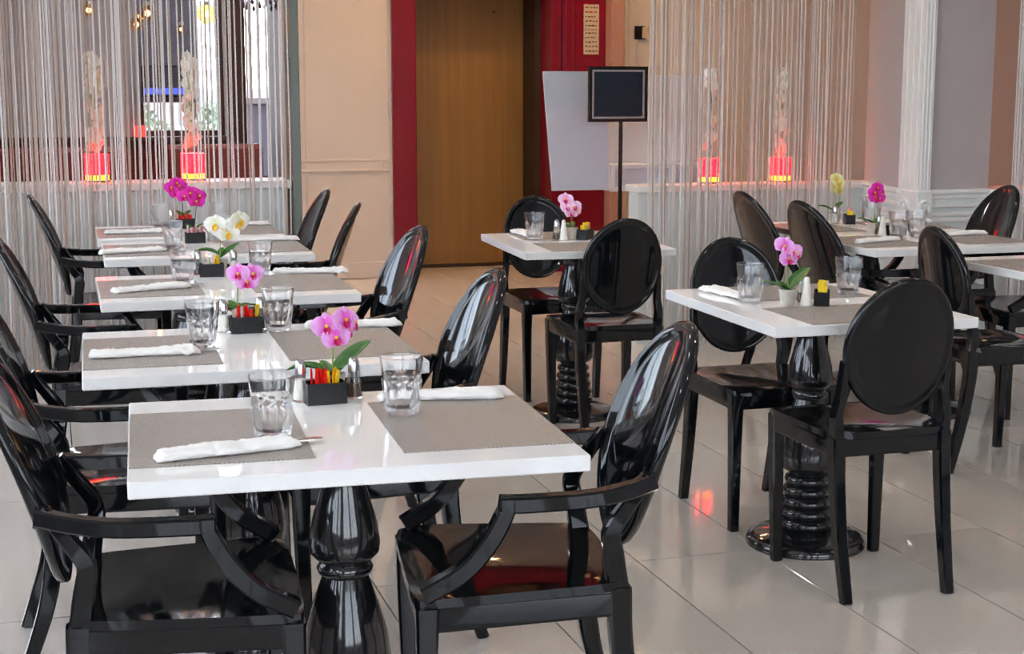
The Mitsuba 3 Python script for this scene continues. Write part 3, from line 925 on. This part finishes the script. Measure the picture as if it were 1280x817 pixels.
def orchid(t, lx, ly, z, stem, blooms, colour, leaves, label, pot=True, bloom_scale=1.0, dark=False):
    """stem: offsets in metres from the base; blooms: (dx, dy, dz, yaw of the face) with yaw 0 towards the camera side (-y)."""
    key = thing('orchid', label, 'orchid')
    base = np.array((on(t, lx, ly, z) @ mi.ScalarPoint3f(0, 0, 0))).ravel()
    top = .046 if pot else .012
    if pot:
        put(key, 'pot', D_POT, T4().translate(base.tolist()), 'small grey tapered pot')
        put(key, 'soil', D_SOIL, T4().translate(base.tolist()))
    b = base + [0, 0, top]
    pts = [b + np.array(s) for s in stem]
    put(key, 'stem', ply(sweep(spline(pts, 6), [.0040, .0030, .0022], [.0040, .0030, .0022], side=(1, .2, .1), rnd=True), M_BARK if dark else M_STEM, True))
    for (k, ang, sc, zz) in leaves:
        put(key, 'leaf', D_LEAF[k], T4().translate((b + [0, 0, zz]).tolist()).rotate([0, 0, 1], float(ang)).scale(float(sc)))
    for i, (dx, dy, dz, yw, rl) in enumerate(blooms):
        pos = b + np.array([dx, dy, dz])
        a = math.radians(yw)
        Tm = face(pos, (math.sin(a), -math.cos(a), .12), bloom_scale, rl)
        pd, ld, cd = BL[colour][i % 3]
        bk = put(key, 'blossom', pd, Tm)
        put(bk, 'lip', ld, Tm)
        put(bk, 'throat', cd, Tm)
    return key


orchid('T1', .018, .287, .7503, [(0, 0, 0), (.002, 0, .06), (.004, -.005, .105), (.018, -.012, .128)],
       [(-.016, -.022, .108, 8, 4), (.024, -.022, .120, 25, -6), (.004, -.026, .084, 5, 8), (.030, -.012, .098, 50, 12), (.044, -.010, .112, 70, 0)], 'pink',
       [(1, 70, 1.25, .0), (3, -60, 1.35, .004), (2, 20, .9, .0), (2, -160, .8, 0)], 'pink moth orchid behind the black caddy on the nearest row table')
orchid('T2', .006, .288, .7503, [(0, 0, 0), (.002, 0, .06), (.006, -.005, .10), (.022, -.012, .118)],
       [(.002, -.022, .105, -12, 0), (.040, -.022, .104, 14, 5), (.024, -.026, .083, 0, 0)], 'pink',
       [(0, 75, 1.0, .0), (1, -55, .9, .0), (2, 20, .9, 0), (2, -10, .7, 0)], 'pink moth orchid with three blooms behind the caddy of the second row table', bloom_scale=1.02)
orchid('T3', .022, .292, .7503, [(0, 0, 0), (.004, 0, .07), (.01, -.01, .12), (.05, -.02, .14)],
       [(-.014, -.02, .128, -20, 0), (.028, -.028, .098, 0, 0), (.058, -.02, .128, 15, 10), (.072, -.015, .140, 30, 0), (.010, -.02, .112, 0, 20)], 'white',
       [(1, 70, 1.2, .02), (3, -60, 1.1, .01), (2, -20, .8, .02)], 'white orchid with large green leaf on the third row table', bloom_scale=1.25)
orchid('T4', -.022, .285, .7503, [(0, 0, 0), (.01, 0, .07), (.012, -.01, .14), (-.01, -.015, .17)],
       [(-.035, -.02, .146, -10, 0), (.006, -.02, .150, 10, 8), (.012, -.024, .124, 0, -8), (-.012, -.024, .158, 0, 14), (.024, -.02, .146, 30, 0)], 'magenta',
       [(2, -60, 1.0, 0), (2, 40, .9, 0)], 'magenta orchid on dark stem before the strings on the fourth row table', bloom_scale=1.12, dark=True)
orchid('T5', -.005, .18, .7503, [(0, 0, 0), (-.002, 0, .06), (-.01, -.01, .12), (-.03, -.015, .14)],
       [(-.050, -.02, .140, -15, 0), (-.014, -.02, .148, 10, 8), (-.026, -.024, .160, 0, 0), (-.030, -.02, .118, -5, 10), (-.002, -.02, .122, 20, 10)], 'magenta',
       [(2, -40, 1.1, 0), (2, 30, 1.1, 0)], 'magenta orchid above the red packets on the last row table', bloom_scale=1.12, dark=True)
orchid('T6', -.108, -.052, .7526, [(0, 0, 0), (-.004, 0, .06), (-.003, -.004, .115), (.0, -.008, .13)],
       [(-.022, -.012, .134, -20, -20), (-.002, -.016, .118, 0, 0), (.016, -.014, .112, 25, 14), (-.006, -.012, .096, 0, 4)], 'pink',
       [(0, 75, 1.15, .0), (3, -62, 1.35, .002), (2, 20, .9, 0), (2, 120, .8, 0)], 'magenta-pink orchid in grey tapered pot on the nearer of the two single tables')
orchid('T7', .005, .055, .7526, [(0, 0, 0), (-.002, 0, .05), (-.004, -.004, .08), (-.014, -.008, .11)],
       [(-.022, -.012, .092, -15, 0), (.006, -.014, .094, 5, 8), (-.006, -.016, .070, 0, 0), (.016, -.012, .078, 25, 10), (-.030, -.006, .124, -15, 0)], 'palepink',
       [(1, -4, .8, 0), (0, 12, .8, 0), (2, -25, .9, 0)], 'pale pink orchid in grey pot on the table by the lift door', bloom_scale=1.05)
orchid('T8', -.055, .285, .7503, [(0, 0, 0), (.0, 0, .07), (-.004, -.005, .13), (.01, -.01, .155)],
       [(-.010, -.014, .138, -10, 0), (.012, -.016, .112, 0, 8), (.026, -.012, .130, 35, 10), (.004, -.012, .158, 0, 0), (-.006, -.014, .118, -10, 4)], 'magenta',
       [(0, 75, 1.05, .0), (0, -70, .95, .0)], 'magenta orchid before the corner pilaster on the double table')
orchid('T8b', -.02, .17, .7503, [(0, 0, 0), (.0, 0, .07), (-.004, -.005, .14), (.0, -.01, .18)],
       [(-.006, -.014, .168, -10, 0), (.010, -.016, .146, 0, 8), (-.012, -.012, .122, 15, 10), (.012, -.012, .112, 15, 0)], 'cream',
       [(0, 60, 1.2, .01), (2, -60, 1.2, .02)], 'pale yellow orchid before the strings on the double table')

# ================================================================== LIT VASES ON THE LEDGES
va_r, va_h = .062, .63
D_VGLASS = ply(cat(lathe([(va_r, .002), (va_r, va_h)], 40)), M_PANE, True)
D_VGEL = ply(lathe([(0, .036), (va_r - .004, .036), (va_r - .004, .135), (0, .135)], 24), M_RED, emitter=emit(RED_GEL))
D_VLAMP = ply(lathe([(0, .012), (va_r - .006, .012), (va_r - .006, .034), (0, .034)], 24), M_RED, emitter=emit(RED_LAMP))
D_VBASE = ply(lathe([(0, 0), (va_r, 0), (va_r, .008), (va_r - .002, .011), (0, .011)], 32), M_STEEL, 40)
VASES = [(.222, YH + .11, .9325, 'tall glass vase with red glow and white blossoms, farther from the lounge window', 'white'),
         (.684, YH + .11, .9325, 'tall glass vase glowing red behind the magenta orchids, nearer the lounge window', 'white'),
         (3.475, YH + .075, .8685, 'tall glass vase glowing red with thin dark branch, nearer the lobby opening', 'dark'),
         (3.912, YH + .075, .8685, 'tall glass vase glowing red with white blossoms, nearer the corner pilaster', 'white'),
         (5.02, 6.86, .8705, 'tall glass vase glowing red behind the edge curtain', 'dark')]
SPRAYS = dict(zip([v[:3] for v in VASES], (
    'spray of white blossoms in the red vase farther from the lounge window',
    'spray of white blossoms in the red vase behind the magenta orchids',
    'thin dark branch with few blossoms in the red vase nearer the lobby opening',
    'spray of white blossoms in the red vase nearer the corner pilaster',
    'thin dark branch in the red vase behind the edge curtain')))
for x, y, z, lb, kind in VASES:
    key = thing('lit_vase', lb, 'vase', 'red lit vases on the ledges')
    T = T4().translate([x, y, z])
    put(key, 'glass', D_VGLASS, T)
    put(key, 'gel', D_VGEL, T, 'glowing red gel')
    put(key, 'lamp', D_VLAMP, T, 'orange-yellow lamp')
    put(key, 'base', D_VBASE, T)
    sp = thing('flower_spray', SPRAYS[(x, y, z)], 'flowers', 'flowers in the lit vases')
    r = np.random.default_rng(int(x * 100))
    b = np.array([x, y, z])
    for q in range(3 if kind == 'white' else 2):
        pts = [b + [r.uniform(-.02, .02), r.uniform(-.02, .02), .136]] + [b + [r.uniform(-.024, .024), r.uniform(-.024, .024), h] for h in (.25, .38, .5, .60)]
        put(sp, 'stem', ply(sweep(spline(pts, 5), .006 if kind == 'dark' else .003, .006 if kind == 'dark' else .003, side=(1, .1, .1), rnd=True), M_BARK if kind == 'dark' else M_STEM, True))
    for q in range(30 if kind == 'white' else 7):
        a = r.uniform(0, 360)
        rad = r.uniform(.010, .030)
        zz = .17 + .44 * ((q + r.uniform(0, 1)) / (30 if kind == 'white' else 7))
        an = math.radians(a)
        pd, ld, cd = BL['white'][q % 3]
        put(sp, 'blossom', pd, face(b + [rad * math.sin(an), -rad * math.cos(an), zz], (math.sin(an), -math.cos(an), r.uniform(-.2, .5)), r.uniform(1.05, 1.4), r.uniform(-40, 40)))

# ================================================================== THINGS IN THE LOBBY
# white reception desk with cubby, seen past the strings
yb = 9.30
dk = thing('reception_desk', 'white desk unit with open cubby and tall panels, between red wall and strings', 'desk')
put(dk, 'cubby', ply(boxdiff((3.41, 4.10, yb - .30, yb, .735, .905), [(3.437, 3.825, yb - .31, yb - .19, .762, .880), (3.845, 3.945, yb - .31, yb - .19, .762, .880), (3.965, 4.075, yb - .31, yb - .19, .762, .880)]), M_DESK))
put(dk, 'back_panel', ply(cbox(3.42, 4.12, yb - .025, yb + .005, .905, 1.47, .004), M_DESK))
pv = [(2.955, 1.490), (3.385, 1.490), (3.395, .748), (3.020, .748)]
pm = trimesh.Trimesh([(a, yb - .30, b) for a, b in pv] + [(a + .0, yb - .275, b) for a, b in pv],
                     [(0, 2, 1), (0, 3, 2), (4, 5, 6), (4, 6, 7), (0, 1, 5), (0, 5, 4), (1, 2, 6), (1, 6, 5), (2, 3, 7), (2, 7, 6), (3, 0, 4), (3, 4, 7)], process=False)
pm.fix_normals()
put(dk, 'side_panel', ply(pm, M_BOARD), label='large pale grey side panel')
put(dk, 'bracket', ply(cbox(3.36, 3.44, yb - .29, yb - .02, .752, .79, .003), M_DESK))
for x in (3.99, 4.07):
    put(dk, 'leg', ply(cbox(x - .02, x + .02, yb - .20, yb - .16, 0, .737, .003), M_DESK))

sg = thing('sign_stand', 'black framed dark sign board on thin black pole with floor base', 'sign')
ys = 8.62
put(sg, 'frame', ply(boxdiff((3.1150, 3.4920, ys - .015, ys + .012, 1.185, 1.515), [(3.1340, 3.4730, ys - .02, ys - .004, 1.204, 1.496)]), M_BLACKM), at(0, 0), 'black outer frame')
put(sg, 'inner_frame', ply(boxdiff((3.1340, 3.4730, ys - .014, ys - .004, 1.204, 1.496), [(3.1460, 3.4610, ys - .02, ys + .01, 1.216, 1.484)]), M_FRAMEW), label='silver inner border')
put(sg, 'panel', ply(box(3.1462, 3.4608, ys - .0065, ys - .0035, 1.2162, 1.4838), M_SCREEN), label='dark blue-grey face')
put(sg, 'pole', ply(sweep([(3.3250, ys, .02), (3.3250, ys, .7), (3.3250, ys, 1.186)], .024, .024, rnd=True), M_BLACKM, True))
put(sg, 'base', ply(lathe([(0, .022), (.02, .022), (.13, .012), (.135, .0), (0, 0)], 32), M_BLACKM, 40), T4().translate([3.325, ys, 0]))

# two notices on the red panel
for k, (z0, z1) in enumerate(((1.815, 1.998), (1.632, 1.812))):
    nt = thing('notice_plaque', ('upper' if k == 0 else 'lower') + ' pale notice plaque on the red lobby wall', 'notice', 'notice plaques')
    yy = YC - .10
    put(nt, 'plate', ply(cbox(3.842, 3.962, yy - .006, yy - .0005, z0, z1, .001), M_PLAQUE))
    r = np.random.default_rng(5 + k)
    ln, rd = [], []
    for i in range(5):
        z = z1 - .022 - i * .033
        x = 3.855
        while x < 3.94:
            w = r.uniform(.008, .022)
            (rd if (i == 1 and k == 0) or r.random() < .12 else ln).append(box(x, min(x + w, 3.95), yy - .0068, yy - .0058, z - r.uniform(.003, .008), z + r.uniform(.002, .006)))
            x += w + .008
    put(nt, 'print', ply(cat(*ln), M_INK), label='illegible dark print')
    put(nt, 'red_print', ply(cat(*(rd or [box(3.93, 3.94, yy - .0068, yy - .0058, z1 - .05, z1 - .03)])), M_INKRED), label='small red marks')
th = thing('thermostat', 'small black thermostat with pale face on the cream lobby wall', 'thermostat')
put(th, 'body', ply(cbox(4.245, 4.325, YC - .128, YC - .1005, 1.745, 1.845, .004), M_BLACKM))
put(th, 'face', ply(cbox(4.30, 4.345, YC - .131, YC - .1005, 1.752, 1.838, .003), M_PLAQUE))

# ================================================================== LOUNGE THINGS BEHIND THE STRINGS
gl = ply(trimesh.creation.icosphere(3, .062), M_AMBER, True)
bulb = ply(trimesh.creation.icosphere(2, .022), M_SALT, True, emitter=emit((5, 2.5, .8)))
for i, (x, y, z) in enumerate(((.315, 11.3, 1.93), (.72, 11.3, 1.915), (.64, 11.3, 1.835), (1.13, 11.2, 1.91), (.98, 11.6, 1.815))):
    pl = thing('pendant_lamp', ['amber glass globe pendant before dim wall, farthest from the window', 'amber glass globe pendant above the lower one, middle of the group', 'lowest amber glass globe pendant of the middle pair',
                                'large amber glass globe pendant against the bright lounge window', 'small amber glass globe pendant just beside the window globe'][i], 'lamp', 'amber globe pendants')
    s = (.8, 1.0, .8, 1.15, .6)[i]
    put(pl, 'globe', gl, T4().translate([x, y, z]).scale(s))
    put(pl, 'bulb', bulb, T4().translate([x, y, z]).scale(s))
    put(pl, 'cord', ply(sweep([(x, y, z + .06 * s), (x, y, (z + CEIL) / 2), (x, y, CEIL)], .006, .006, rnd=True), M_BLACKM, True))
    put(pl, 'cap', ply(lathe([(0, .022), (.018, .020), (.022, -.004), (0, -.004)], 20), M_STEEL, 40), T4().translate([x, y, z + .06 * s]))

# crystal chandelier with dark drops near the lounge window
cr = thing('chandelier', 'crystal chandelier with dark drops before the narrow bright lounge window', 'lamp')
cx, cy, cz = 1.60, 11.9, 2.10
put(cr, 'ring', ply(trimesh.creation.torus(.14, .008, 40, 8).apply_translation([cx, cy, cz]), M_STEEL, True))
put(cr, 'rod', ply(sweep([(cx, cy, cz), (cx, cy, 2.5), (cx, cy, CEIL)], .012, .012, rnd=True), M_STEEL, True))
put(cr, 'spokes', ply(cat(box(cx - .14, cx + .14, cy - .004, cy + .004, cz - .004, cz + .004), box(cx - .004, cx + .004, cy - .14, cy + .14, cz - .004, cz + .004)), M_STEEL))
drop = ply(lathe([(0, .075), (.003, .06), (.004, .03), (.013, .010), (.008, -.006), (0, -.012)], 8), mat('mat_crystal', lin(60, 40, 70), .08, .8))
for k in range(18):
    a = k / 18 * 2 * math.pi
    put(cr, 'drop', drop, T4().translate([cx + .14 * math.cos(a), cy + .14 * math.sin(a), cz - .075 - .02 * (k % 3)]))

tv = thing('wall_screen', 'wall screen with blue band of light beside the lounge window', 'screen')
put(tv, 'case', ply(cbox(.72, 1.075, 12.30, 12.345, 1.315, 1.56, .004), M_BLACKM))
put(tv, 'display', ply(box(.735, 1.06, 12.296, 12.2995, 1.33, 1.545), mat('mat_display', lin(40, 44, 60), .3)), label='dark display')
put(tv, 'blue_band', ply(box(.74, 1.055, 12.292, 12.2955, 1.335, 1.385), M_BLACKM, emitter=emit((.03, .05, .34))), label='glowing blue band')
put(tv, 'arm', ply(cbox(.86, .92, 12.345, FAR + .02, 1.42, 1.46, .004), M_BLACKM))
bl = single('roller_blind', ply(cbox(.71, 1.175, FAR + .02, FAR + .03, 1.27, 2.6, .002), M_BLIND), 'grey roller blind over part of the lounge window', 'blind')
vt = thing('red_votive', 'small red candle glass glowing on the lounge ledge', 'candle holder')
put(vt, 'glass', ply(lathe([(0, 0), (.045, 0), (.05, .01), (.046, .09), (0, .09)], 24), M_RED, emitter=emit((.6, .03, .02))), T4().translate([.70, FAR - .09, 1.0005]))
put(vt, 'rim', ply(lathe([(.046, .088), (.048, .094), (.043, .094), (.043, .088)], 24), M_STEEL, 40), T4().translate([.70, FAR - .09, 1.0005]))
# wine-red lounge benches
for i, (x0, x1, y0, lb) in enumerate(((-.42, .55, 10.6, 'wine red lounge bench behind the strings, farther from the bright windows'), (.80, 1.50, 10.9, 'wine red lounge bench under the bright lounge windows'))):
    lo = thing('lounge_bench', lb, 'bench', 'wine red lounge benches')
    put(lo, 'seat', ply(cbox(x0, x1, y0 - .25, y0 + .25, .28, .46, .03), M_WINE))
    put(lo, 'backrest', ply(cbox(x0, x1, y0 + .23, y0 + .36, .30, .98, .03), M_WINE))
    for fx_ in (x0 + .06, x1 - .06):
        put(lo, 'leg', ply(cbox(fx_ - .025, fx_ + .025, y0 - .22, y0 - .17, 0, .285, .004), M_WENGE))
        put(lo, 'leg', ply(cbox(fx_ - .025, fx_ + .025, y0 + .24, y0 + .29, 0, .305, .004), M_WENGE))

# hedge and low wall outside the lounge windows
r = np.random.default_rng(21)
nl = 5200
c = np.c_[r.uniform(-.4, 2.4, nl), 15.2 + r.uniform(-.35, .35, nl), r.uniform(-.05, 1.22, nl)]
c[:, 2] *= .9 + .12 * np.sin(c[:, 0] * 9)
u = r.normal(size=(nl, 3)); u /= np.linalg.norm(u, axis=1, keepdims=True)
w = np.cross(u, r.normal(size=(nl, 3))); w /= np.linalg.norm(w, axis=1, keepdims=True)
q = np.stack([c - u * .045, c + w * .02, c + u * .045, c - w * .02], 1).reshape(-1, 3)
f = (np.arange(nl)[:, None] * 4)
F = np.vstack([np.hstack([f, f + 1, f + 2]), np.hstack([f, f + 2, f + 3])])
single('hedge', ply(trimesh.Trimesh(q, F, process=False), M_LEAFP), 'pale green leafy hedge outside the lounge window', 'hedge', kind='stuff')
gw = thing('planter', 'grey violet stone planter outside the narrow lounge window', 'planter')
put(gw, 'body', ply(cbox(1.75, 3.2, 14.0, 14.5, -.06, 1.24, .02), mat('mat_violet_stone', proc(plaster(lin(128, 124, 140), 6)), .8)))
put(gw, 'cap', ply(cbox(1.70, 3.25, 13.95, 14.55, 1.24, 1.30, .01), M_WALLW))

# ================================================================== CEILING LAMPS (above the frame)
disc = ply(lathe([(0, -.004), (.085, -.004), (.085, 0), (0, 0)], 32), M_SALT)
ring = ply(lathe([(.086, 0), (.088, -.010), (.112, -.006), (.116, 0), (.086, 0)], 32), M_WHITE, 40)
d_disc = {**disc, 'emitter': emit(DOWNLIGHT)}
g_disc = {**disc, 'emitter': emit(LOUNGE_LIGHT)}
l_disc = {**disc, 'emitter': emit(LOBBY_LIGHT)}
for i, (x, y, e) in enumerate([(.5, 1.4, 0), (.5, 3.6, 0), (.5, 5.8, 0), (2.2, 1.2, 0), (2.2, 3.4, 0), (2.2, 5.4, 0), (3.9, 2.4, 0), (3.9, 4.6, 0), (3.7, 6.3, 0), (1.9, 9.4, 1), (2.9, 10.0, 1), (3.0, 8.6, 1), (4.0, 9.9, 1), (0.0, 9.2, 2), (.7, 9.6, 2), (.2, 11.2, 2), (1.2, 11.2, 2)]):
    dl = thing('ceiling_downlight', 'round recessed downlight in the white ceiling', 'lamp', 'recessed downlights')
    put(dl, 'trim', ring, T4().translate([x, y, CEIL - .0005]))
    put(dl, 'lens', (d_disc, l_disc, g_disc)[e], T4().translate([x, y, CEIL - .0015]))
